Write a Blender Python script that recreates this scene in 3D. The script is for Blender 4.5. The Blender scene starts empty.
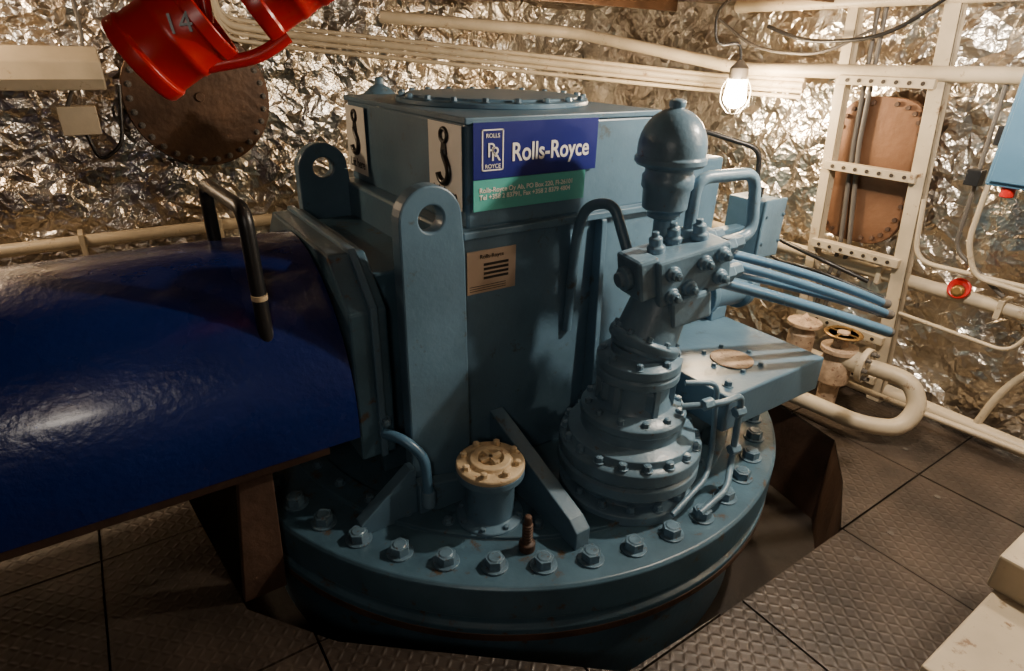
import bpy, bmesh, math, random
from mathutils import Vector, Matrix
random.seed(7)
S=bpy.context.scene
COL=S.collection
pi=math.pi
# ------------------------------------------------------------ materials
def newmat(name):
    m=bpy.data.materials.new(name); m.use_nodes=True
    nt=m.node_tree; b=nt.nodes['Principled BSDF']; return m,nt,b
def paint(name,col,rough=.35,metal=0,var=.25,bump=.15,bscale=60,nscale=5,dirt=None,coat=0,dirtamt=.62):
    m,nt,b=newmat(name); N=nt.nodes; L=nt.links
    tc=N.new('ShaderNodeTexCoord')
    n=N.new('ShaderNodeTexNoise'); n.inputs['Scale'].default_value=nscale; n.inputs['Detail'].default_value=6
    L.new(tc.outputs['Object'],n.inputs['Vector'])
    r=N.new('ShaderNodeValToRGB'); r.color_ramp.elements[0].position=.3; r.color_ramp.elements[1].position=.7
    c=Vector(col); r.color_ramp.elements[0].color=(*(c*(1-var)),1); r.color_ramp.elements[1].color=(*(c*(1+var)),1)
    L.new(n.outputs['Fac'],r.inputs['Fac'])
    out=r.outputs['Color']
    if dirt:
        n3=N.new('ShaderNodeTexNoise'); n3.inputs['Scale'].default_value=nscale*2.6; n3.inputs['Detail'].default_value=9; n3.inputs['Roughness'].default_value=.7
        L.new(tc.outputs['Object'],n3.inputs['Vector'])
        r3=N.new('ShaderNodeValToRGB'); r3.color_ramp.elements[0].position=dirtamt; r3.color_ramp.elements[1].position=dirtamt+.08
        L.new(n3.outputs['Fac'],r3.inputs['Fac'])
        mx=N.new('ShaderNodeMixRGB'); mx.inputs['Color2'].default_value=(*dirt,1)
        L.new(r3.outputs['Color'],mx.inputs['Fac']); L.new(out,mx.inputs['Color1']); out=mx.outputs['Color']
    L.new(out,b.inputs['Base Color'])
    b.inputs['Metallic'].default_value=metal
    rr=N.new('ShaderNodeMapRange'); rr.inputs['To Min'].default_value=max(.05,rough-.1); rr.inputs['To Max'].default_value=rough+.12
    L.new(n.outputs['Fac'],rr.inputs['Value']); L.new(rr.outputs['Result'],b.inputs['Roughness'])
    if coat: b.inputs['Coat Weight'].default_value=coat; b.inputs['Coat Roughness'].default_value=.12
    n2=N.new('ShaderNodeTexNoise'); n2.inputs['Scale'].default_value=bscale; n2.inputs['Detail'].default_value=3
    L.new(tc.outputs['Object'],n2.inputs['Vector'])
    bp=N.new('ShaderNodeBump'); bp.inputs['Strength'].default_value=bump; bp.inputs['Distance'].default_value=.01
    L.new(n2.outputs['Fac'],bp.inputs['Height']); L.new(bp.outputs['Normal'],b.inputs['Normal'])
    return m
M={}
M['blue']=paint('machine_blue_paint',(.090,.170,.245),.36,0,.18,.10,45,4,dirt=(.070,.085,.09),dirtamt=.60)
M['bluelite']=paint('valve_blue_paint',(.125,.215,.295),.33,0,.2,.12,60,7,dirt=(.13,.09,.06),dirtamt=.62)
M['flange']=paint('flange_blue_paint',(.055,.115,.165),.36,0,.25,.12,40,5,dirt=(.08,.055,.035),dirtamt=.58)
M['cover']=paint('cover_deep_blue_paint',(.004,.014,.105),.27,0,.15,.26,42,3,coat=.4)
M['bolt']=paint('bolt_paint',(.10,.175,.24),.34,.1,.3,.1,80,20,dirt=(.09,.06,.04),dirtamt=.58)
M['cream']=paint('cream_paint',(.50,.42,.30),.45,0,.15,.08,40,6,dirt=(.20,.12,.06),dirtamt=.60)
M['yellow']=paint('yellowed_cap',(.58,.45,.28),.5,0,.2,.2,60,14,dirt=(.25,.10,.04),dirtamt=.60)
M['patch']=paint('gasket_beige',(.42,.30,.20),.6,0,.35,.3,60,22,dirt=(.16,.07,.04),dirtamt=.56)
M['red']=paint('red_paint',(.50,.012,.010),.3,0,.1,.05,30,6)
M['rust']=paint('rust_primer',(.075,.042,.028),.6,.1,.4,.3,40,6)
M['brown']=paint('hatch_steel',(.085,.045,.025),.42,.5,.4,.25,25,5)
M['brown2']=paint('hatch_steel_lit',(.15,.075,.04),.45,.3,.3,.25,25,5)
M['wallpaint']=paint('dark_bulkhead',(.05,.038,.03),.6,0,.3,.1,20,3)
M['black']=paint('black_rubber',(.012,.012,.013),.35,0,.2,.05)
M['dark']=paint('bilge_dark',(.02,.014,.010),.7,0,.4,.3,20,4)
M['steel']=paint('bare_steel',(.42,.40,.37),.3,1,.15,.06)
M['white']=paint('label_white',(.85,.83,.77),.4,0,.03,.0)
M['navy']=paint('label_navy',(.012,.018,.17),.3,0,.03,.0)
M['teal']=paint('label_teal',(.09,.42,.38),.35,0,.03,.0)
M['hose']=paint('hose_blue',(.08,.18,.29),.3,0,.1,.05)
M['plate']=paint('name_plate_metal',(.55,.42,.32),.4,.4,.1,.03)
M['brass']=paint('brass_plate',(.25,.15,.05),.4,.7,.1,.03)
M['cable']=paint('grey_cable',(.10,.09,.08),.5,0,.2,.05)
def foilmat(nm,lo,hi):
    m,nt,b=newmat(nm); N=nt.nodes; L=nt.links
    tc=N.new('ShaderNodeTexCoord')
    nz=N.new('ShaderNodeTexNoise'); nz.inputs['Scale'].default_value=2.5; nz.inputs['Detail'].default_value=6
    L.new(tc.outputs['Object'],nz.inputs['Vector'])
    r=N.new('ShaderNodeValToRGB'); r.color_ramp.elements[0].position=.35; r.color_ramp.elements[1].position=.65
    r.color_ramp.elements[0].color=(*lo,1); r.color_ramp.elements[1].color=(*hi,1)
    L.new(nz.outputs['Fac'],r.inputs['Fac']); L.new(r.outputs['Color'],b.inputs['Base Color'])
    b.inputs['Metallic'].default_value=1; b.inputs['Roughness'].default_value=.28
    mixv=N.new('ShaderNodeMixRGB'); mixv.inputs['Fac'].default_value=.10
    nd=N.new('ShaderNodeTexNoise'); nd.inputs['Scale'].default_value=8; nd.inputs['Detail'].default_value=4
    L.new(tc.outputs['Object'],nd.inputs['Vector']); L.new(tc.outputs['Object'],mixv.inputs['Color1']); L.new(nd.outputs['Color'],mixv.inputs['Color2'])
    v=N.new('ShaderNodeTexVoronoi'); v.inputs['Scale'].default_value=15; L.new(mixv.outputs['Color'],v.inputs['Vector'])
    v2=N.new('ShaderNodeTexVoronoi'); v2.inputs['Scale'].default_value=38; L.new(mixv.outputs['Color'],v2.inputs['Vector'])
    ad=N.new('ShaderNodeMath'); ad.operation='MULTIPLY_ADD'; ad.inputs[1].default_value=.4
    L.new(v2.outputs['Distance'],ad.inputs[0]); L.new(v.outputs['Distance'],ad.inputs[2])
    bp=N.new('ShaderNodeBump'); bp.inputs['Strength'].default_value=.55; bp.inputs['Distance'].default_value=.022
    L.new(ad.outputs[0],bp.inputs['Height']); L.new(bp.outputs['Normal'],b.inputs['Normal'])
    return m
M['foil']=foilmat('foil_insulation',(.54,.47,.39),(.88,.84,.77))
M['foildark']=foilmat('foil_insulation_darkened',(.25,.19,.14),(.50,.42,.34))  # ceiling foil colour darkened to cut bounced light
def deckmat():
    m,nt,b=newmat('tread_plate'); N=nt.nodes; L=nt.links
    tc=N.new('ShaderNodeTexCoord')
    mp=N.new('ShaderNodeMapping'); mp.inputs['Rotation'].default_value=(0,0,pi/4); mp.inputs['Scale'].default_value=(1,1,0)
    L.new(tc.outputs['Object'],mp.inputs['Vector'])
    sp=N.new('ShaderNodeSeparateXYZ'); L.new(mp.outputs[0],sp.inputs[0])
    def mth(op,a,b_=None):
        n=N.new('ShaderNodeMath'); n.operation=op
        for i,x in enumerate((a,b_)):
            if x is None: continue
            if isinstance(x,(int,float)): n.inputs[i].default_value=x
            else: L.new(x,n.inputs[i])
        return n.outputs[0]
    k=2*pi/.042
    def bars(x,y,kx,ky,ph):
        a=mth('ABSOLUTE',mth('SINE',mth('ADD',mth('MULTIPLY',x,kx),ph)))
        c=mth('ABSOLUTE',mth('SINE',mth('ADD',mth('MULTIPLY',y,ky),ph)))
        a=mth('POWER',a,12); c=mth('POWER',c,1.5)
        return mth('MULTIPLY',a,c)
    h=mth('MAXIMUM',bars(sp.outputs['X'],sp.outputs['Y'],k/2,k/2,0),bars(sp.outputs['Y'],sp.outputs['X'],k/2,k/2,pi/2))
    n=N.new('ShaderNodeTexNoise'); n.inputs['Scale'].default_value=4; n.inputs['Detail'].default_value=8
    L.new(tc.outputs['Object'],n.inputs['Vector'])
    r=N.new('ShaderNodeValToRGB'); r.color_ramp.elements[0].position=.3; r.color_ramp.elements[1].position=.72
    r.color_ramp.elements[0].color=(.020,.015,.012,1); r.color_ramp.elements[1].color=(.072,.054,.042,1)
    L.new(n.outputs['Fac'],r.inputs['Fac']); L.new(r.outputs['Color'],b.inputs['Base Color'])
    b.inputs['Metallic'].default_value=.2; b.inputs['Roughness'].default_value=.47
    bp=N.new('ShaderNodeBump'); bp.inputs['Strength'].default_value=.5; bp.inputs['Distance'].default_value=.004
    L.new(h,bp.inputs['Height']); L.new(bp.outputs['Normal'],b.inputs['Normal'])
    return m
M['deck']=deckmat()
def emis(name,col,st):
    m,nt,b=newmat(name); b.inputs['Base Color'].default_value=(*col,1)
    b.inputs['Emission Color'].default_value=(*col,1); b.inputs['Emission Strength'].default_value=st; return m
M['bulb']=emis('bulb_glass',(1,.76,.46),160)
# ------------------------------------------------------------ helpers
def empty(name,loc=(0,0,0)):
    e=bpy.data.objects.new(name,None); COL.objects.link(e); e.location=loc; e.empty_display_size=.1; return e
def fin(name,bm,mat,parent=None,bevel=0,smooth=False,segs=2):
    me=bpy.data.meshes.new(name)
    bmesh.ops.recalc_face_normals(bm,faces=bm.faces)
    bm.to_mesh(me); bm.free()
    o=bpy.data.objects.new(name,me); COL.objects.link(o)
    me.materials.append(M[mat] if isinstance(mat,str) else mat)
    if smooth:
        for p in me.polygons: p.use_smooth=True
        try: me.set_sharp_from_angle(angle=math.radians(35))
        except Exception: pass
    if bevel:
        b=o.modifiers.new('bevel','BEVEL'); b.width=bevel; b.segments=segs; b.limit_method='ANGLE'; b.angle_limit=math.radians(40)
    if parent: o.parent=parent
    return o
def bm_box(bm,x0,x1,y0,y1,z0,z1,mat4=None):
    m=Matrix.Translation(((x0+x1)/2,(y0+y1)/2,(z0+z1)/2))@Matrix.Diagonal((x1-x0,y1-y0,z1-z0,1))
    if mat4: m=mat4@m
    bmesh.ops.create_cube(bm,size=1,matrix=m)
def box(name,x0,x1,y0,y1,z0,z1,mat,parent=None,bevel=.004,mat4=None):
    bm=bmesh.new(); bm_box(bm,x0,x1,y0,y1,z0,z1,mat4); return fin(name,bm,mat,parent,bevel)
def align(p0,p1):
    d=Vector(p1)-Vector(p0); q=d.to_track_quat('Z','Y'); return Matrix.Translation(Vector(p0))@q.to_matrix().to_4x4(), d.length
def bm_cyl(bm,p0,p1,r,r2=None,seg=32):
    m,l=align(p0,p1)
    bmesh.ops.create_cone(bm,cap_ends=True,segments=seg,radius1=r,radius2=r if r2 is None else r2,depth=l,matrix=m@Matrix.Translation((0,0,l/2)))
def cyl(name,p0,p1,r,mat,parent=None,r2=None,seg=32,bevel=.003):
    bm=bmesh.new(); bm_cyl(bm,p0,p1,r,r2,seg); return fin(name,bm,mat,parent,bevel,True)
def lathe(name,loc,prof,mat,parent=None,seg=64,axis=(0,0,1)):
    bm=bmesh.new(); rings=[]
    q=Vector(axis).to_track_quat('Z','Y').to_matrix().to_4x4(); m=Matrix.Translation(loc)@q
    for r,z in prof:
        if r<1e-5: rings.append([bm.verts.new(m@Vector((0,0,z)))])
        else: rings.append([bm.verts.new(m@Vector((r*math.cos(2*pi*i/seg),r*math.sin(2*pi*i/seg),z))) for i in range(seg)])
    for a,b in zip(rings,rings[1:]):
        for i in range(seg):
            j=(i+1)%seg
            if len(a)==1 and len(b)==1: continue
            if len(a)==1: bm.faces.new((a[0],b[i],b[j]))
            elif len(b)==1: bm.faces.new((a[i],a[j],b[0]))
            else: bm.faces.new((a[i],a[j],b[j],b[i]))
    for rg in (rings[0],rings[-1]):
        if len(rg)>1: bm.faces.new(rg)
    return fin(name,bm,mat,parent,.003,True)
def bolts(name,c,R,n,br,bh,mat='bolt',parent=None,axis=(0,0,1),a0=0,arc=2*pi,washer=True):
    bm=bmesh.new(); q=Vector(axis).to_track_quat('Z','Y').to_matrix().to_4x4(); m=Matrix.Translation(c)@q
    for i in range(n):
        a=a0+arc*i/n; p=Vector((R*math.cos(a),R*math.sin(a),0)); rot=random.random()*pi
        mm=m@Matrix.Translation(p)@Matrix.Rotation(rot,4,'Z')
        if washer: bmesh.ops.create_cone(bm,cap_ends=True,segments=20,radius1=br*1.3,radius2=br*1.3,depth=bh*.2,matrix=mm@Matrix.Translation((0,0,bh*.1)))
        bmesh.ops.create_cone(bm,cap_ends=True,segments=6,radius1=br,radius2=br*.97,depth=bh,matrix=mm@Matrix.Translation((0,0,bh*.6)))
        bmesh.ops.create_cone(bm,cap_ends=True,segments=14,radius1=br*.75,radius2=br*.6,depth=bh*.14,matrix=mm@Matrix.Translation((0,0,bh*1.14)))
    return fin(name,bm,mat,parent,.0015)
def fillet(pts,rad,n=6):
    P=[Vector(p) for p in pts]; out=[P[0]]
    for i in range(1,len(P)-1):
        a=(P[i-1]-P[i]); b=(P[i+1]-P[i]); k=min(rad,a.length*.48,b.length*.48)
        A=P[i]+a.normalized()*k; B=P[i]+b.normalized()*k
        for j in range(n+1):
            t=j/n; out.append(A*(1-t)**2+P[i]*2*t*(1-t)+B*t*t)
    out.append(P[-1]); return out
def tube(name,pts,r,mat,parent=None,rad=.06,caps=True):
    cu=bpy.data.curves.new(name,'CURVE'); cu.dimensions='3D'; cu.bevel_depth=r; cu.bevel_resolution=5; cu.use_fill_caps=True
    pp=fillet(pts,rad); s=cu.splines.new('POLY'); s.points.add(len(pp)-1)
    for a,b in zip(s.points,pp): a.co=(*b,1)
    s.use_smooth=True
    o=bpy.data.objects.new(name,cu); COL.objects.link(o); cu.materials.append(M[mat])
    dg=bpy.context.evaluated_depsgraph_get(); me=bpy.data.meshes.new_from_object(o.evaluated_get(dg))
    bpy.data.objects.remove(o); o=bpy.data.objects.new(name,me); COL.objects.link(o)
    if not me.materials: me.materials.append(M[mat])
    for p in me.polygons: p.use_smooth=True
    if parent: o.parent=parent
    return o
def prism(name,poly,plane,a,b,mat,parent=None,bevel=.004):
    bm=bmesh.new()
    def mk(p,t):
        if plane=='y': return (p[0],t,p[1])
        if plane=='x': return (t,p[0],p[1])
        return (p[0],p[1],t)
    A=[bm.verts.new(mk(p,a)) for p in poly]; B=[bm.verts.new(mk(p,b)) for p in poly]
    bm.faces.new(A); bm.faces.new(B[::-1]); n=len(poly)
    for i in range(n): bm.faces.new((A[i],A[(i+1)%n],B[(i+1)%n],B[i]))
    return fin(name,bm,mat,parent,bevel)
def text(name,body,loc,size,mat,parent,rot=(pi/2,0,0),align_='LEFT',ext=.0006,bold=0,sx=1):
    cu=bpy.data.curves.new(name,'FONT'); cu.body=body; cu.size=size; cu.extrude=ext; cu.align_x=align_; cu.offset=bold
    cu.materials.append(M[mat]); o=bpy.data.objects.new(name,cu); COL.objects.link(o); o.location=loc; o.rotation_euler=rot; o.scale=(sx,1,1)
    o.parent=parent; return o
# ------------------------------------------------------------ room
def foilwall(name,org,uv,vv,U,V,step,amp,nrm,mat='foil'):
    bm=bmesh.new(); nu=int(U/step); nv=int(V/step); uv=Vector(uv); vv=Vector(vv); nrm=Vector(nrm); org=Vector(org)
    from mathutils import noise
    g=[]
    for j in range(nv+1):
        row=[]
        for i in range(nu+1):
            ju=0 if i in(0,nu) else random.uniform(-.4,.4)*step; jv=0 if j in (0,nv) else random.uniform(-.4,.4)*step
            p=org+uv*(U*i/nu+ju)+vv*(V*j/nv+jv)
            h=noise.noise(p*2.2)*.05+noise.noise(p*5)*.035+random.uniform(-amp,amp)
            row.append(bm.verts.new(p+nrm*(h+.03)))
        g.append(row)
    for j in range(nv):
        for i in range(nu):
            a,b,c,d=g[j][i],g[j][i+1],g[j+1][i+1],g[j+1][i]
            if random.random()<.5: bm.faces.new((a,b,c)); bm.faces.new((a,c,d))
            else: bm.faces.new((a,b,d)); bm.faces.new((b,c,d))
    return fin(name,bm,mat)
XL,XR,YF,YB,ZC=-3.3,2.05,-3.2,2.0,2.06
foilwall('wall_back',(XL,YB,-.05),(1,0,0),(0,0,1),XR-XL,ZC+.1,.042,.009,(0,-1,0))
foilwall('wall_right',(XR,YF,-.05),(0,1,0),(0,0,1),YB-YF,ZC+.1,.042,.009,(-1,0,0))
foilwall('wall_left',(XL,YF,-.05),(0,1,0),(0,0,1),YB-YF,ZC+.1,.1,.015,(1,0,0),'wallpaint')
foilwall('wall_front',(XL,YF,-.05),(1,0,0),(0,0,1),XR-XL,ZC+.1,.1,.015,(0,1,0),'wallpaint')
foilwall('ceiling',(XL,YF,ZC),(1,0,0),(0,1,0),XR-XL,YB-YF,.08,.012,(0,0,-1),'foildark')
fl=empty('floor')
hole=[(-.45,-1.36),(.07,-1.38),(.70,-1.38),(1.0,-1.22),(1.28,-1.02),(1.45,-.2),(1.4,1.0),(.3,1.5),(-1,1.3),(-1.45,.3),(-1.36,-.5),(-1.15,-.78)]
cut=prism('cutter',hole,'z',-.3,.3,'dark',None,0)
xe=[XL,-2.4,-1.75,-1.2,-.55,.07,.71,1.35,XR]; ye=[YF,-2.6,-2.0,-1.38,-.75,0,.7,1.4,YB]
bm=bmesh.new(); g=.004
for i in range(len(xe)-1):
    for j in range(len(ye)-1):
        z=random.uniform(-.002,.002)
        bm_box(bm,xe[i]+g,xe[i+1]-g,ye[j]+g,ye[j+1]-g,-.012+z,z)
dk=fin('deck_plates',bm,'deck',fl,0)
bo=dk.modifiers.new('cut','BOOLEAN'); bo.object=cut; bo.operation='DIFFERENCE'; bo.solver='EXACT'
dg=bpy.context.evaluated_depsgraph_get(); me=bpy.data.meshes.new_from_object(dk.evaluated_get(dg)); dk.modifiers.clear(); dk.data=me
bpy.data.objects.remove(cut)
box('bilge_bottom',XL,XR,YF,YB,-.52,-.5,'dark',fl,0)
bm=bmesh.new()
for x0,y0,x1,y1 in [(hole[i]+hole[(i+1)%len(hole)]) for i in range(len(hole))]:
    v=[bm.verts.new(p) for p in ((x0,y0,-.012),(x1,y1,-.012),(x1,y1,-.5),(x0,y0,-.5))]; bm.faces.new(v)
fin('opening_skirt',bm,'rust',fl,0)
bm=bmesh.new()
for (x,y) in [(.2,-1.5),(.6,-1.5),(.85,-1.5),(1.25,-1.5),(.85,-1.9),(.2,-1.9),(.6,-1.9),(1.5,-1.25),(1.5,-.85),(1.9,-1.25),(-1.3,-1.5),(-.8,-1.5),(-.65,-1.9)]:
    bm_cyl(bm,(x,y,0),(x,y,.004),.012,seg=12)
fin('deck_screws',bm,'cable',fl,0)
# ------------------------------------------------------------ thruster
T=empty('azimuth_thruster')
lathe('base_flange',(0,0,0),[(0,-.45),(1.17,-.45),(1.17,-.03),(1.256,-.03),(1.256,.02),(1.24,.03),(1.24,.06),(1.256,.07),(1.256,.19),(1.246,.20),(1.05,.20),(1.05,.215),(.95,.215),(.95,.20),(0,.20)],'flange',T,seg=128)
lathe('flange_rust_band',(0,0,0),[(1.2575,.0),(1.2575,-.032),(1.18,-.034)],'rust',T,seg=128)
bolts('flange_bolts',(0,0,.2),1.162,46,.034,.034,'bolt',T)
bolts('flange_inner_bolts',(0,0,.215),1.0,40,.016,.018,'bolt',T)
box('gear_housing',-.56,.42,-.5,.5,.2,1.18,'blue',T,.012)
box('gear_housing_ledge',-.53,.36,-.53,.53,1.15,1.175,'blue',T,.004)
box('upper_box',-.5,.32,-.5,.52,1.175,1.50,'blue',T,.01)
box('upper_box_lid',-.51,.33,-.51,.53,1.50,1.52,'blue',T,.004)
lathe('top_cover_ring',(-.08,.02,1.52),[(0,0),(.38,0),(.38,.018),(.34,.022),(.34,.03),(0,.03)],'blue',T)
bolts('top_cover_bolts',(-.08,.02,1.54),.36,20,.013,.014,'bolt',T)
box('side_housing',.42,.88,-.40,.5,.2,1.30,'blue',T,.012)
box('side_housing_cap',.33,.70,-.44,.1,1.18,1.38,'blue',T,.01)
prism('vertical_rib',[(-.5,.2),(-.57,.2),(-.57,.26),(-.54,1.15),(-.5,1.15)],'x',.05,.075,'blue',T)
def lug(y0,y1,n):
    cx,cz,r=-.66,1.24,.105
    pts=[(-.765,.2),(-.765,cz)]+[(cx+r*math.cos(a),cz+r*math.sin(a)) for a in [pi-pi*i/16 for i in range(1,16)]]+[(-.555,cz),(-.545,1.12),(-.53,.2)]
    o=prism('lifting_lug_%d'%n,pts,'y',y0,y1,'blue',T,.006)
    c=cyl('tmp',(cx,y0-.1,cz+.005),(cx,y1+.1,cz+.005),.042,'blue',None,bevel=0)
    b=o.modifiers.new('h','BOOLEAN'); b.object=c; b.solver='EXACT'
    o.modifiers.move(1,0)
    dg=bpy.context.evaluated_depsgraph_get(); me=bpy.data.meshes.new_from_object(o.evaluated_get(dg)); o.modifiers.clear(); o.data=me; bpy.data.objects.remove(c)
lug(-.565,-.505,1); lug(.42,.48,2)
prism('lug_foot_gusset',[(-.98,.2),(-.98,.245),(-.79,.40),(-.77,.40),(-.77,.2)],'y',-.60,-.55,'blue',T)
prism('lug_foot_plate',[(-.77,.2),(-.77,.34),(-.5,.27),(-.46,.2)],'y',-.62,-.57,'blue',T)
prism('front_gusset',[(-.5,.2),(-.5,.46),(-.56,.44),(-1.0,.30),(-1.04,.27),(-1.04,.2)],'x',-.41,-.35,'blue',T)
# signs
sg=empty('maker_sign'); sg.parent=T
box('navy_panel',-.485,.015,-.515,-.511,1.335,1.505,'navy',sg,0)
box('teal_strip',-.485,-.03,-.515,-.5115,1.235,1.333,'teal',sg,0)
text('maker_text','Rolls-Royce',(-.345,-.5165,1.385),.080,'white',sg,bold=.0012,sx=.84)
text('address_text','Rolls-Royce Oy Ab, PO Box 220, FI-26101\nTel +358 2 83791, Fax +358 2 8379 4804',(-.465,-.5165,1.293),.022,'white',sg,bold=.0003)
def frame(name,x0,x1,z0,z1,y,w,mat,par):
    bm=bmesh.new()
    bm_box(bm,x0,x1,y-.001,y,z0,z0+w); bm_box(bm,x0,x1,y-.001,y,z1-w,z1); bm_box(bm,x0,x0+w,y-.001,y,z0,z1); bm_box(bm,x1-w,x1,y-.001,y,z0,z1)
    fin(name,bm,mat,par)
frame('emblem_frame',-.455,-.375,1.360,1.485,-.5155,.004,'white',sg)
text('emblem_letters','R',(-.437,-.5165,1.402),.062,'white',sg); text('emblem_letters','R',(-.423,-.5165,1.390),.062,'white',sg)
text('emblem_top','ROLLS',(-.415,-.5165,1.460),.018,'white',sg,align_='CENTER'); text('emblem_bot','ROYCE',(-.415,-.5165,1.368),.018,'white',sg,align_='CENTER')
np_=empty('rating_plate'); np_.parent=T
box('plate',-.505,-.31,-.504,-.500,.95,1.10,'plate',np_,0)
text('plate_title','Rolls-Royce',(-.408,-.5055,1.072),.02,'black',np_,align_='CENTER')
bm=bmesh.new()
for i in range(4):
    bm_box(bm,-.44,-.34,-.5052,-.504,1.045-i*.016,1.054-i*.016)
for i in range(3): bm_box(bm,-.495,-.35,-.5052,-.504,.975-i*.008,.977-i*.008)
fin('plate_lines',bm,'black',np_)
def hook_sign(name,y0,y1,z0,z1,tz):
    e=empty(name); e.parent=T; x=-.5135
    box('panel',x,x+.002,y0,y1,z0,z1,'white',e,0)
    yc=(y0+y1)/2; w=y1-y0; X=x-.001
    h=.24
    ze=z1-.038; s=.036; zc=z1-.150
    tube('hook_eye',[(X,yc+.022*math.cos(a),ze+.020*math.sin(a)) for a in [2*pi*i/20 for i in range(21)]],.0075,'black',e,.001)
    prism('hook_swivel',[(yc-.012,ze-.022),(yc+.012,ze-.022),(yc+.020,ze-.058),(yc-.020,ze-.058)],'x',X-.004,X+.001,'black',e,0)
    arc=[(yc+.004+s*math.sin(t), zc-s*math.cos(t)) for t in [math.radians(q) for q in range(75,-100,-12)]]
    tube('hook_bend',[(X,p[0],p[1]) for p in arc]+[(X,yc-s*.75,zc+s*.55),(X,yc-.004,zc+s*1.35),(X,yc,zc+s*1.9)],.0125,'black',e,.02)
    text('label_text','Lift here',(X,yc,z0+tz),.052,'black',e,rot=(pi/2,0,-pi/2),align_='CENTER',ext=.0004,bold=.0008,sx=.92)
hook_sign('lift_sign',-.49,-.27,1.235,1.495,.024)
hook_sign('lift_sign_rear',.30,.51,1.215,1.485,.024)
cyl('breather_stem',(-.28,.68,.2),(-.28,.68,1.45),.05,'blue',T)
lathe('breather_cap',(-.28,.68,1.44),[(0,0),(.085,0),(.09,.03),(.075,.07),(.045,.10),(.02,.112),(.02,.14),(0,.145)],'blue',T)
# shaft end frame
prof=[(-.49,.42),(-.49,.96),(-.34,1.11),(.32,1.11),(.47,.96),(.47,.42)]
prism('shaft_end_frame',prof,'x',-.915,-.79,'flange',T,.008)
prism('shaft_end_frame_lip',[(y*1.03,z+(.015 if z>.9 else 0)) for y,z in prof],'x',-.85,-.825,'blue',T,.004)
bolts('end_frame_bolts',(-.83,-.50,.56),0,1,.016,.02,'bolt',T,axis=(0,-1,0))
box('shaft_housing_link',-.80,-.5,-.38,.40,.25,1.04,'flange',T,.01)
tube('left_hose',[(-.84,-.51,.52),(-.80,-.58,.52),(-.75,-.63,.46),(-.745,-.64,.30)],.018,'hose',T,.04)
lathe('left_hose_fitting',(-.745,-.64,.26),[(0,0),(.024,0),(.024,.05),(.02,.06),(0,.06)],'bluelite',T,seg=12)
# filler canister
cc=(-.56,-.745)
cn=empty('filler_canister'); cn.parent=T
lathe('canister_body',(*cc,.2),[(0,0),(.118,0),(.118,.022),(.085,.03),(.085,.15),(.095,.17),(.095,.19),(.118,.195),(.118,.222),(0,.222)],'blue',cn)
lathe('canister_lid',(*cc,.422),[(.0,0),(.118,0),(.118,.016),(.112,.02),(.075,.02),(.07,.034),(.045,.036),(.042,.02),(0,.02)],'yellow',cn)
bolts('canister_lid_bolts',(*cc,.44),.095,8,.013,.018,'yellow',cn)
bolts('canister_foot_bolts',(*cc,.222),.104,8,.010,.012,'bolt',cn)
box('canister_lid_cross',cc[0]-.04,cc[0]+.04,cc[1]-.008,cc[1]+.008,.445,.462,'yellow',cn,.002)
box('canister_lid_cross',cc[0]-.008,cc[0]+.008,cc[1]-.04,cc[1]+.04,.445,.462,'yellow',cn,.002)
sp=empty('spring_pin'); sp.parent=T
prof=[(0,0),(.028,0),(.028,.03)]
for i in range(7): prof+=[(.020,.032+i*.012),(.012,.038+i*.012)]
prof+=[(.014,.12),(.012,.14),(0,.145)]
lathe('pin',(-.54,-.945,.2),prof,'rust',sp,seg=20)
# ------------------------------------------------------------ valve tower
tx,ty=-.02,-.86
V=empty('steering_valve_tower'); V.parent=T
c=(tx,ty,.2)
lathe('tower_foot',c,[(0,0),(.25,0),(.25,.035),(.24,.042),(.20,.045),(.20,.10),(.255,.11),(.262,.118),(.262,.155),(.256,.16),(.25,.165),(.256,.172),(.262,.18),(.262,.222),(.254,.23),(.235,.236),(.232,.262),(.20,.275),(.185,.28),(.185,.32),(.19,.325),(.19,.35),(.18,.36),(.135,.375),(.12,.40),(.12,.47),(.142,.48),(.148,.485),(.148,.51),(.142,.515),(.142,.52),(.148,.525),(.148,.555),(.13,.565),(.10,.575),(.10,.60),(0,.60)],'bluelite',V,seg=72)
bolts('tower_foot_bolts',(tx,ty,.242),.225,14,.016,.022,'bluelite',V)
bolts('tower_ring_bolts',(tx,ty,.435),.238,18,.016,.020,'bluelite',V)
bolts('tower_mid_bolts',(tx,ty,.556),.165,12,.014,.02,'bluelite',V)
bolts('tower_neck_bolts',(tx,ty,.757),.127,8,.014,.02,'bluelite',V)
bm=bmesh.new()
for i in range(6):
    a=2*pi*i/6+.3; m4=Matrix.Translation((tx,ty,0))@Matrix.Rotation(a,4,'Z'); bm_box(bm,.10,.14,-.012,.012,.57,.68,m4)
fin('tower_ribs',bm,'bluelite',V,.003)
box('tower_square_housing',tx-.10,tx+.10,ty-.10,ty+.10,.585,.67,'bluelite',V,.015,mat4=Matrix.Translation((tx,ty,0))@Matrix.Rotation(.5,4,'Z')@Matrix.Translation((-tx,-ty,0)))
cyl('elbow_housing',(tx,ty,.77),(tx+.085,ty-.01,1.0),.112,'bluelite',V,r2=.095,bevel=.01)
lathe('elbow_collar',(tx+.008,ty,.79),[(0,0),(.122,0),(.127,.01),(.127,.03),(.117,.04),(0,.04)],'bluelite',V,axis=(.085,-.01,.23))
bolts('elbow_bolts',(tx+.018,ty-.001,.825),.108,10,.012,.014,'bluelite',V,axis=(.085,-.01,.23))
mb=Matrix.Translation((tx+.12,ty-.02,1.06))@Matrix.Rotation(math.radians(-12),4,'Z')@Matrix.Rotation(math.radians(-10),4,'Y')
def mloc(*p): return mb@Vector(p)
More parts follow.
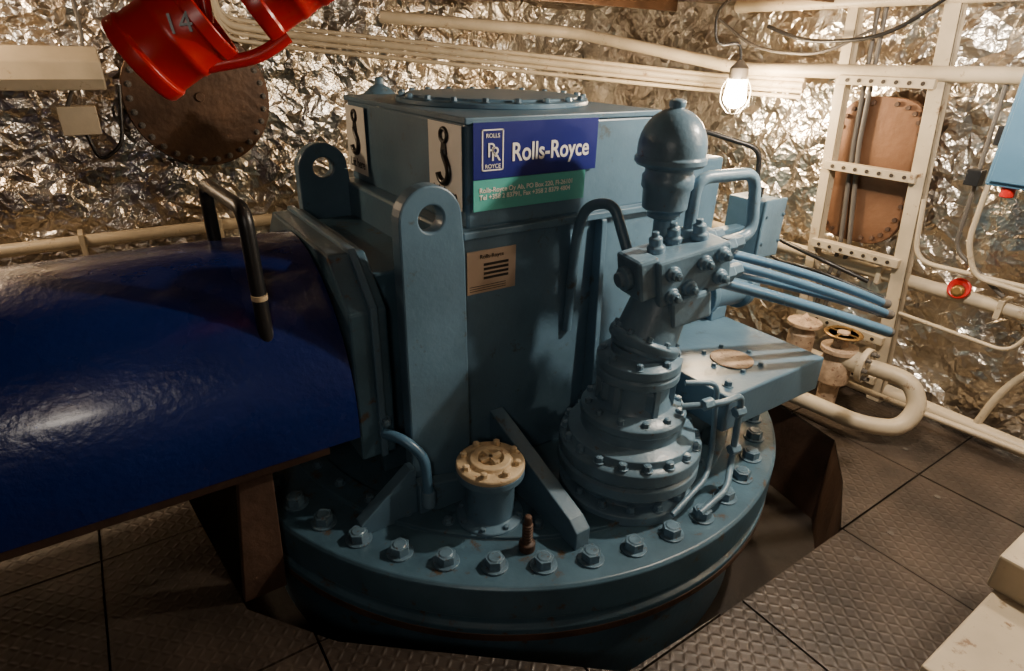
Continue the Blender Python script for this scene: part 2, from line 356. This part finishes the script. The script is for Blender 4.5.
def mdir(*p): return (mb.to_3x3()@Vector(p))
box('manifold_block',-.14,.14,-.09,.09,-.08,.08,'bluelite',V,.01,mat4=mb)
box('manifold_side_block',-.20,-.12,-.07,.07,-.05,.09,'bluelite',V,.012,mat4=mb)
box('manifold_lower_block',-.11,.05,-.11,.05,-.16,-.06,'bluelite',V,.012,mat4=mb)
for i,(a,b) in enumerate([(-.09,.03),(-.03,-.035),(.03,.035),(.09,-.03),(.10,.045),(-.095,-.045)]):
    lathe('manifold_plug',mloc(a,-.088,b),[(0,0),(.027,0),(.027,.012),(.018,.015),(.018,.03),(0,.03)],'bluelite',V,seg=20,axis=mdir(0,-1,0))
    bolts('manifold_plug_hex',mloc(a,-.118,b),0,1,.013,.012,'bolt',V,axis=mdir(0,-1,0),washer=False)
for i,(a,b) in enumerate([(-.09,.0),(0,.03),(.08,.0)]):
    lathe('manifold_top_fitting',mloc(a,b,.078),[(0,0),(.03,0),(.03,.02),(.022,.025),(.022,.05),(.012,.055),(.012,.07),(0,.07)],'bluelite',V,seg=24,axis=mdir(0,0,1))
for i,(a,b) in enumerate([(-.05,.05),(.05,.05),(-.05,-.05),(.05,-.05)]):
    lathe('manifold_outlet',mloc(.138,a,b),[(0,0),(.034,0),(.034,.03),(.026,.035),(.026,.07),(0,.07)],'bluelite',V,seg=6,axis=mdir(1,0,0))
lathe('manifold_left_port',mloc(-.20,0,.02),[(0,0),(.04,0),(.04,.02),(.025,.025),(.025,.04),(0,.04)],'bluelite',V,seg=24,axis=mdir(-1,0,0))
ax,ay=.10,-.78
lathe('accumulator',(ax,ay,0),[(0,1.10),(.03,1.10),(.03,1.20),(.055,1.21),(.055,1.225),(.075,1.24),(.078,1.30),(.085,1.31),(.085,1.345),(.078,1.355),(.078,1.37),(.108,1.38),(.116,1.39),(.116,1.405),(.110,1.41)]+[(.110*math.cos(t),1.43+.125*math.sin(t)) for t in [math.radians(x) for x in range(0,80,10)]]+[(.022,1.553),(.026,1.56),(.026,1.575),(.016,1.58),(0,1.582)],'bluelite',V)
tube('loop_pipe',[(.17,-.84,1.10),(.17,-.84,1.34),(.44,-.87,1.34),(.44,-.90,1.13),(.30,-.90,1.12),(.27,-.90,1.08)],.021,'bluelite',V,.06)
lathe('loop_fitting',(.17,-.84,1.13),[(0,0),(.033,0),(.033,.04),(.026,.045),(0,.045)],'bluelite',V,seg=6)
def bow(a,b,h,n=12):
    a=Vector(a); b=Vector(b); return [a.lerp(b,i/n)+Vector((0,0,h*4*(i/n)*(1-i/n))) for i in range(n+1)]
hz=[((.24,-.90,1.07),(1.10,-1.15,.765),.012),((.26,-.83,1.09),(1.14,-1.11,.79),.02),((.24,-.93,1.00),(1.02,-1.20,.725),.006),((.26,-.80,1.02),(1.12,-1.12,.755),.012)]
for i,h in enumerate(hz):
    tube('hydraulic_pipe_%d'%i,bow(h[0],h[1],h[2]),.017 if i!=2 else .021,'hose',V,.01)
    lathe('pipe_end_%d'%i,h[1],[(0,-.02),(.02,-.02),(.02,.02),(0,.02)],'cable',V,seg=12,axis=Vector(h[1])-Vector(h[0]))
tube('body_hose',[(-.06,-.505,.72),(-.06,-.53,1.12),(-.05,-.56,1.22),(.0,-.64,1.24),(.01,-.70,1.12),(.02,-.76,1.0),(.0,-.80,.93)],.019,'blue',V,.06)
tube('drain_pipe',[(.05,-1.02,.60),(.16,-1.10,.62),(.27,-1.10,.62),(.29,-1.10,.32),(.20,-1.16,.27),(.05,-1.17,.24)],.012,'bluelite',V,.04)
tube('drain_pipe_small',[(.10,-.98,.66),(.20,-1.04,.66),(.23,-1.05,.35),(.15,-1.10,.30),(-.05,-1.13,.25)],.010,'bluelite',V,.04)
for p in [(.12,-1.07,.615),(.27,-1.10,.55),(.29,-1.10,.38)]:
    lathe('drain_fitting',p,[(0,-.02),(.022,-.02),(.022,.02),(0,.02)],'bluelite',V,seg=6,axis=(1,-.2,.1))
# arm platform
A=empty('motor_bracket'); A.parent=T
box('bracket_box',.24,.85,-1.07,-.50,.45,.60,'blue',A,.008)
prism('bracket_web',[(.24,.46),(.80,.46),(.60,.2),(.30,.2)],'y',-.80,-.75,'blue',A)
prism('bracket_web_rear',[(.42,.46),(.84,.46),(.80,.2),(.42,.2)],'y',-.55,-.50,'blue',A)
lathe('gasket_patch',(.50,-.88,.60),[(0,0),(.085,0),(.085,.006),(.065,.008),(0,.01)],'patch',A,seg=40)
bolts('gasket_bolts',(.50,-.88,.60),.11,6,.010,.012,'bolt',A)
bolts('bracket_bolts',(.31,-1.01,.60),.0,1,.016,.02,'bolt',A)
mo=empty('hydraulic_motor'); mo.parent=T
lathe('motor_body',(.72,-.50,.72),[(0,0),(.11,0),(.11,.03),(.09,.035),(.09,.22),(.11,.23),(.11,.26),(.075,.27),(.075,.32),(.05,.34),(0,.34)],'blue',mo,axis=(1,-.1,0))
box('motor_saddle',.74,.84,-.58,-.44,.60,.66,'blue',mo)
jb=empty('junction_box'); jb.parent=T
box('box_arm',.86,1.10,-.44,-.38,.90,.97,'blue',jb,.006)
box('box_body',1.07,1.22,-.52,-.32,.84,1.10,'blue',jb,.006)
box('box_door',1.065,1.225,-.535,-.52,.83,1.11,'bluelite',jb,.006)
bolts('box_screws',(1.145,-.536,.97),.09,4,.008,.006,'bolt',jb,axis=(0,-1,0),a0=pi/4)
box('box_cable_gland',1.10,1.15,-.45,-.40,1.10,1.15,'black',jb)
tube('box_cable',[(1.125,-.42,1.14),(1.12,-.41,1.32),(.9,-.2,1.40),(.78,0,1.29)],.012,'black',jb)
box('warning_plate',.50,.63,-.444,-.4405,1.20,1.30,'brass',T,0)
# ------------------------------------------------------------ shaft cover
K=empty('shaft_cover')
ay0,az0,ra=-.02,.605,.5
def coverprof(r):
    p=[(ay0-r,.54)]+[(ay0+r*math.cos(a),az0+r*math.sin(a)) for a in [pi-pi*i/40 for i in range(41)]]+[(ay0+r,.54)]
    return p
bm=bmesh.new(); o_=coverprof(ra); i_=coverprof(ra-.012)
loop=o_+i_[::-1]
A_=[bm.verts.new((-.925,*p)) for p in loop]; B_=[bm.verts.new((-3.1,*p)) for p in loop]; n=len(loop)
for i in range(n): bm.faces.new((A_[i],A_[(i+1)%n],B_[(i+1)%n],B_[i]))
h=len(o_)
for VV in(A_,B_):
    for i in range(h-1): bm.faces.new((VV[i],VV[i+1],VV[n-2-i],VV[n-1-i]))
fin('cover_shell',bm,'cover',K,0,True)
tube('cover_handle',[(-1.17,.06,1.06),(-1.17,.06,1.29),(-1.14,-.37,1.29),(-1.14,-.40,.90)],.022,'black',K,.05)
tube('handle_tape',[(-1.14,-.393,1.03),(-1.14,-.394,1.045)],.0235,'yellow',K)
cyl('drive_shaft',(-3.0,ay0,.60),(-.93,ay0,.60),.14,'flange',K)
sup=empty('shaft_cover_support')
for k,y in enumerate((-.47,.43)):
    prism('support_leg_%d'%k,[(-1.36,0),(-1.22,0),(-1.20,.53),(-1.30,.53)],'y',y,y+.04,'rust',sup)
    prism('support_leg_far_%d'%k,[(-2.66,0),(-2.52,0),(-2.52,.53),(-2.62,.53)],'y',y,y+.04,'rust',sup)
box('support_rail',-2.95,-1.02,-.49,-.42,.49,.535,'rust',sup); box('support_rail_rear',-2.95,-1.02,.38,.46,.49,.535,'rust',sup)
# ------------------------------------------------------------ hatches
def hatch(name,c,axis,r=.38):
    e=empty(name)
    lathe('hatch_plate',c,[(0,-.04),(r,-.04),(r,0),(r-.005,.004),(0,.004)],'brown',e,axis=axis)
    bolts('hatch_bolts',Vector(c)+Vector(axis)*.004,r-.035,30,.013,.015,'cable',e,axis=axis)
    lathe('hatch_boss',Vector(c)+Vector(axis)*.0,[(0,0),(.025,0),(.025,.02),(0,.02)],'brown',e,axis=axis)
hatch('manhole_cover',(-.87,1.88,1.43),(0,-1,0))
e=empty('access_cover')
def sup_(hw,hh,n,pw=3.2):
    o=[]
    for i in range(n):
        a=2*pi*i/n; ca,sa=math.cos(a),math.sin(a)
        o.append((-.53+hw*abs(ca)**(2/pw)*(1 if ca>0 else -1),1.17+hh*abs(sa)**(2/pw)*(1 if sa>0 else -1)))
    return o
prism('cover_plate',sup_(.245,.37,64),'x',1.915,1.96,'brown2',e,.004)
bm=bmesh.new()
for (y,z) in sup_(.215,.34,26):
    bm_cyl(bm,(1.917,y,z),(1.90,y,z),.012,seg=6)
fin('cover_bolts',bm,'rust',e)
# ------------------------------------------------------------ ladder
Ld=empty('ladder')
def ry(k,z): return (-.43+.07*z) if k==0 else (-.92+.092*z)
bm=bmesh.new()
for k,w_ in ((0,.03),(1,.038)):
    m4=Matrix(((1,0,0,1.84),(0,1,(.07,.092)[k],ry(k,0)),(0,0,1,0),(0,0,0,1)))
    bm_box(bm,-.010,.010,-w_,w_,0,2.03,m4)
    bm_box(bm,-.010,.04,-w_,-w_+.01,0,2.03,m4)
fin('rails',bm,'cream',Ld,.003)
bm=bmesh.new(); bh_=bmesh.new()
for i in range(5):
    z=-.07+.42*(i+0) if i else .12
    y0,y1=ry(1,z),ry(0,z)
    bm_box(bm,1.80,1.86,y0,y1,z-.022,z+.022)
    for k in range(7):
        yy=y0+(y1-y0)*(k+.8)/7.6; bm_cyl(bh_,(1.797,yy,z),(1.801,yy,z),.010,seg=10)
fin('rungs',bm,'cream',Ld,.003); fin('rung_holes',bh_,'dark',Ld)
# ------------------------------------------------------------ pipes
Pp=empty('wall_pipework')
def pipe(n,pts,r,mat='cream',rad=.1): tube(n,pts,r,mat,Pp,rad)
pipe('pipe_left_upper',[(-3.2,1.84,.70),(-.3,1.84,.70),(.8,1.84,.70)],.035)
pipe('pipe_left_lower',[(-3.2,1.80,.58),(-.3,1.80,.58),(.8,1.80,.58)],.03)
for i in range(4):
    pipe('conduit_%d'%i,[(-.75,1.82,2.04),(-.70,1.82,1.84-i*.035),(-.35,1.82,1.80-i*.035),(1.86,.55,1.60-i*.03),(1.86,-.1,1.60-i*.03)],.012 if i!=1 else .02,'cream',.08)
pipe('pipe_high',[(.2,1.75,1.88),(1.3,1.2,1.82),(1.84,.3,1.64),(1.84,-2.9,1.68)],.035)
pipe('pipe_right_mid',[(1.90,1.2,.675),(1.90,-2.9,.675)],.035)
pipe('pipe_floor',[(1.88,1.2,.06),(1.88,-2.9,.06)],.04)
pipe('pipe_riser',[(1.88,-1.38,.08),(1.90,-1.42,.30),(1.88,-1.60,.62),(1.88,-1.60,1.3)],.018)
pipe('pipe_small_a',[(1.84,-.86,1.1),(1.84,-.90,.80),(1.84,-1.9,.82)],.012)
pipe('pipe_small_b',[(1.84,-.9,.52),(1.84,-1.4,.50),(1.84,-1.45,.62)],.010)
pipe('pipe_small_c',[(1.70,-.2,.10),(1.62,-.8,.14),(1.72,-1.1,.10),(1.80,-1.9,.10)],.016)
pipe('pipe_top_right',[(1.2,-2.2,2.0),(1.5,-1.3,1.95),(1.84,-.9,1.97),(1.84,.4,1.97)],.035)
tube('cable_bundle_a',[(1.89,-.42,2.0),(1.89,-.46,1.3),(1.89,-.55,.75),(1.89,-.5,.4)],.012,'cable',Pp)
tube('cable_bundle_b',[(1.89,-.38,2.0),(1.89,-.43,1.3),(1.89,-.50,.75),(1.89,-.45,.4)],.012,'cable',Pp)
tube('cable_dark',[(1.88,.1,.95),(1.8,-.1,.75),(1.75,-.4,.72),(1.88,-.7,.62)],.013,'black',Pp,.2)
tube('cable_dark_low',[(1.88,.2,.85),(1.75,-.2,.62),(1.7,-.45,.66),(1.88,-.9,.55)],.010,'black',Pp,.2)
tube('cable_overhead',[(1.80,.15,1.86),(1.80,-.1,1.78),(1.80,-.5,1.80),(1.80,-.75,1.98)],.010,'black',Pp,.2)
tube('cable_overhead_b',[(1.82,.5,1.9),(1.80,.2,1.74),(1.80,-.2,1.72),(1.86,-.42,1.85)],.008,'cable',Pp,.2)
bm=bmesh.new()
for y in (-.1,-.75,-1.3): bm_box(bm,1.85,1.96,y-.012,y+.012,.63,.72)
for x in (-2.6,-1.6,-.9): bm_box(bm,x-.012,x+.012,1.78,1.92,.54,.75)
fin('pipe_clamps',bm,'cream',Pp,.002)
lathe('red_handwheel',(1.86,-1.12,.72),[(.03,0),(.045,-.008),(.052,0),(.045,.008),(.03,0)],'red',Pp,seg=24,axis=(-1,0,.3))
lathe('small_valve_body',(1.88,-1.12,.70),[(0,0),(.03,0),(.03,.03),(.02,.04),(0,.04)],'brass',Pp,seg=16,axis=(-1,0,.3))
# valve with U pipe
W=empty('seawater_valve')
lathe('valve_body',(1.55,-.80,.02),[(0,0),(.05,0),(.05,.12),(.08,.14),(.085,.24),(.055,.30),(.09,.31),(.09,.335),(.04,.34),(.03,.42),(0,.42)],'patch',W,axis=(0,0,1))
lathe('valve_flange',(1.57,-.95,.30),[(0,-.03),(.09,-.03),(.09,0),(.0,0)],'cream',W,axis=(.1,-1,0))
bolts('valve_flange_bolts',(1.57,-.95,.30),.07,8,.012,.02,'cable',W,axis=(.1,-1,0))
cyl('valve_neck',(1.55,-.80,.30),(1.57,-.95,.30),.055,'cream',W)
tube('u_pipe',[(1.57,-.93,.30),(1.60,-1.14,.30),(1.58,-1.22,.20),(1.50,-1.20,.09),(1.38,-1.08,.09),(1.30,-.45,.10)],.042,'cream',W,.12)
lathe('valve_wheel',(1.55,-.80,.43),[(.07,0),(.085,-.008),(.095,0),(.085,.008),(.07,0)],'brass',W,seg=32)
bm=bmesh.new(); bm_box(bm,1.47,1.63,-.806,-.794,.425,.435); bm_box(bm,1.544,1.556,-.88,-.72,.425,.435); fin('valve_spokes',bm,'brass',W)
lathe('valve_second',(1.62,-.55,0),[(0,0),(.06,0),(.07,.25),(.07,.32),(.04,.36),(.09,.37),(.09,.39),(.03,.4),(0,.44)],'patch',W)
# ------------------------------------------------------------ lamps
def caged(name,p):
    e=empty(name); p=Vector(p)
    lathe('lamp_base',p+Vector((0,0,.06)),[(0,0),(.045,0),(.05,.02),(.05,.06),(.03,.08),(.015,.10),(0,.10)],'cable',e,seg=24)
    lathe('lamp_glass',p,[(0,-.09)]+[(.062*math.cos(t),-.035+.055*math.sin(t)) for t in [math.radians(x) for x in range(-75,1,15)]]+[(.05,.06),(0,.06)],'bulb',e,seg=24)
    for k in range(6):
        a=2*pi*k/6; u=Vector((math.cos(a),math.sin(a),0))
        tube('cage_wire',[p+u*.05+Vector((0,0,.07)),p+u*.08+Vector((0,0,.02)),p+u*.078+Vector((0,0,-.06)),p+u*.03+Vector((0,0,-.115)),p+Vector((0,0,-.12))],.0025,'steel',e,.03)
    tube('lamp_cord',[p+Vector((0,0,.15)),p+Vector((0,.02,.25)),p+Vector((-.10,.1,.22)),p+Vector((-.12,.12,.40)),p+Vector((.1,.1,.52))],.008,'black',e,.08)
    l=bpy.data.lights.new('lamp_light','POINT'); l.energy=60; l.color=(1,.74,.46); l.shadow_soft_size=.05
    o=bpy.data.objects.new('lamp_light',l); COL.objects.link(o); o.location=p+Vector((-.09,-.09,-.06)); o.parent=e
caged('caged_lamp',(1.60,.14,1.53))
def lamp_or_fill(name,p,en,size,col):
    e=empty(name); p=Vector(p)
    box('housing',p.x-.16,p.x+.16,p.y-.07,p.y+.07,p.z+.02,p.z+.06,'cream',e)
    l=bpy.data.lights.new(name+'_light','POINT'); l.energy=en; l.color=col; l.shadow_soft_size=size
    o=bpy.data.objects.new(name+'_light',l); COL.objects.link(o); o.location=p; o.parent=e
lamp_or_fill('bulkhead_lamp',(.80,-1.30,1.97),135,.03,(1,.85,.68))
lamp_or_fill('bulkhead_lamp.001',(-2.2,1.35,1.9),70,.08,(1,.74,.48))
lamp_or_fill('added_fill',(-1.9,-2.5,1.9),22,.15,(1,.90,.78))  # added fill light near the camera, its housing made up too
lamp_or_fill('added_side_fill',(1.60,-2.2,1.93),65,.06,(1,.82,.62))  # extra unseen light, added to brighten the right wall and deck
# ------------------------------------------------------------ red canisters
R_=empty('red_canister_pair')
axd=Vector((.792,-.235,.54)).normalized()
def can(c,r,l,n):
    c=Vector(c)-axd*l/2
    lathe('can_%d'%n,c,[(0,.02),(r*.8,.02),(r*.85,0),(r*1.02,0),(r*1.06,.008),(r*1.06,.03),(r,.035),(r,l*.5),(r*1.03,l*.5+.004),(r*1.03,l*.5+.016),(r,l*.5+.02),(r,l-.03),(r*1.05,l-.025),(r*1.05,l),(r*.9,l),(r*.85,l-.015),(0,l-.015)],'red',R_,axis=axd)
can((-1.27,-.67,1.71),.083,.17,1); can((-1.06,-.72,1.81),.070,.16,2)
tube('can_link',[(-1.22,-.70,1.66),(-1.12,-.72,1.68),(-1.06,-.73,1.72)],.014,'red',R_)
tube('can_hanger',[(-1.2,-.67,1.74),(-1.2,-.66,2.02)],.012,'red',R_)
text('can_number','14',(-1.29,-.762,1.715),.05,'black',R_,rot=(pi/2-.05,-.15,-.2))
# fluorescent fixture left
Fx=empty('lamp_housing')
prism('shade',[(1.55,1.49),(1.52,1.54),(1.53,1.62),(1.60,1.68),(1.72,1.68),(1.75,1.62),(1.75,1.49)],'x',-1.95,-1.32,'cream',Fx,.008)
box('mount',-1.7,-1.5,1.73,1.90,1.5,1.6,'cream',Fx)
box('terminal_box',-1.55,-1.38,1.80,1.9,1.26,1.40,'cream',Fx)
tube('terminal_cable',[(-1.45,1.82,1.27),(-1.42,1.80,1.12),(-1.30,1.82,1.2),(-1.25,1.85,1.5)],.010,'black',Fx)
tube('terminal_cable_b',[(-1.50,1.82,1.40),(-1.46,1.80,1.48),(-1.36,1.82,1.7),(-1.36,1.85,2.0)],.010,'cable',Fx)
# electrical cabinet right edge
B_=empty('electrical_cabinet')
box('cabinet_body',1.62,1.88,-1.75,-1.15,1.24,1.80,'hose',B_,.01)
box('cabinet_door',1.605,1.62,-1.73,-1.17,1.26,1.78,'hose',B_,.004)
tube('cabinet_pipe',[(1.83,-1.10,1.65),(1.83,-1.10,.95),(1.83,-1.17,.80),(1.83,-1.5,.78)],.012,'cream',B_)
tube('cabinet_pipe_b',[(1.85,-1.03,1.65),(1.85,-1.05,.90),(1.85,-1.3,.74)],.010,'cable',B_)
lathe('red_indicator',(1.66,-1.23,1.20),[(0,0),(.025,0),(.025,.04),(0,.04)],'red',B_)
box('gauge_valve',1.80,1.86,-1.13,-1.07,1.38,1.46,'black',B_)
box('gauge_valve_low',1.80,1.86,-1.07,-1.01,1.20,1.27,'black',B_)
cb=empty('cream_locker')
box('locker_base',.02,.95,-2.45,-1.90,0,.30,'cream',cb,.008)
box('locker_top',.46,.95,-2.35,-1.88,.30,.42,'cream',cb,.008)
bmz=empty('ceiling_beam')
for i,y in enumerate((-.2,.9)): box('beam_%d'%i,XL+.15,XR-.17,y,y+.02,1.96,2.03,'brown',bmz,.004)
# ------------------------------------------------------------ world & camera
w=bpy.data.worlds.new('w'); S.world=w; w.use_nodes=True
w.node_tree.nodes['Background'].inputs[0].default_value=(1,.8,.6,1); w.node_tree.nodes['Background'].inputs[1].default_value=.02
az=math.radians(34.6); p=math.radians(25.2); r=math.radians(-1.4)
F=Vector((math.sin(az)*math.cos(p),math.cos(az)*math.cos(p),-math.sin(p)))
R0=Vector((math.cos(az),-math.sin(az),0)); U0=R0.cross(F)
R=R0*math.cos(r)-U0*math.sin(r); U=U0*math.cos(r)+R0*math.sin(r)
cd=bpy.data.cameras.new('camera'); cam=bpy.data.objects.new('camera',cd); COL.objects.link(cam)
cd.sensor_width=36; cd.lens=602/1024*36; cd.clip_start=.02
m=Matrix((R,U,-F)).transposed().to_4x4(); m.translation=(-1.457,-2.156,1.7); cam.matrix_world=m
S.camera=cam
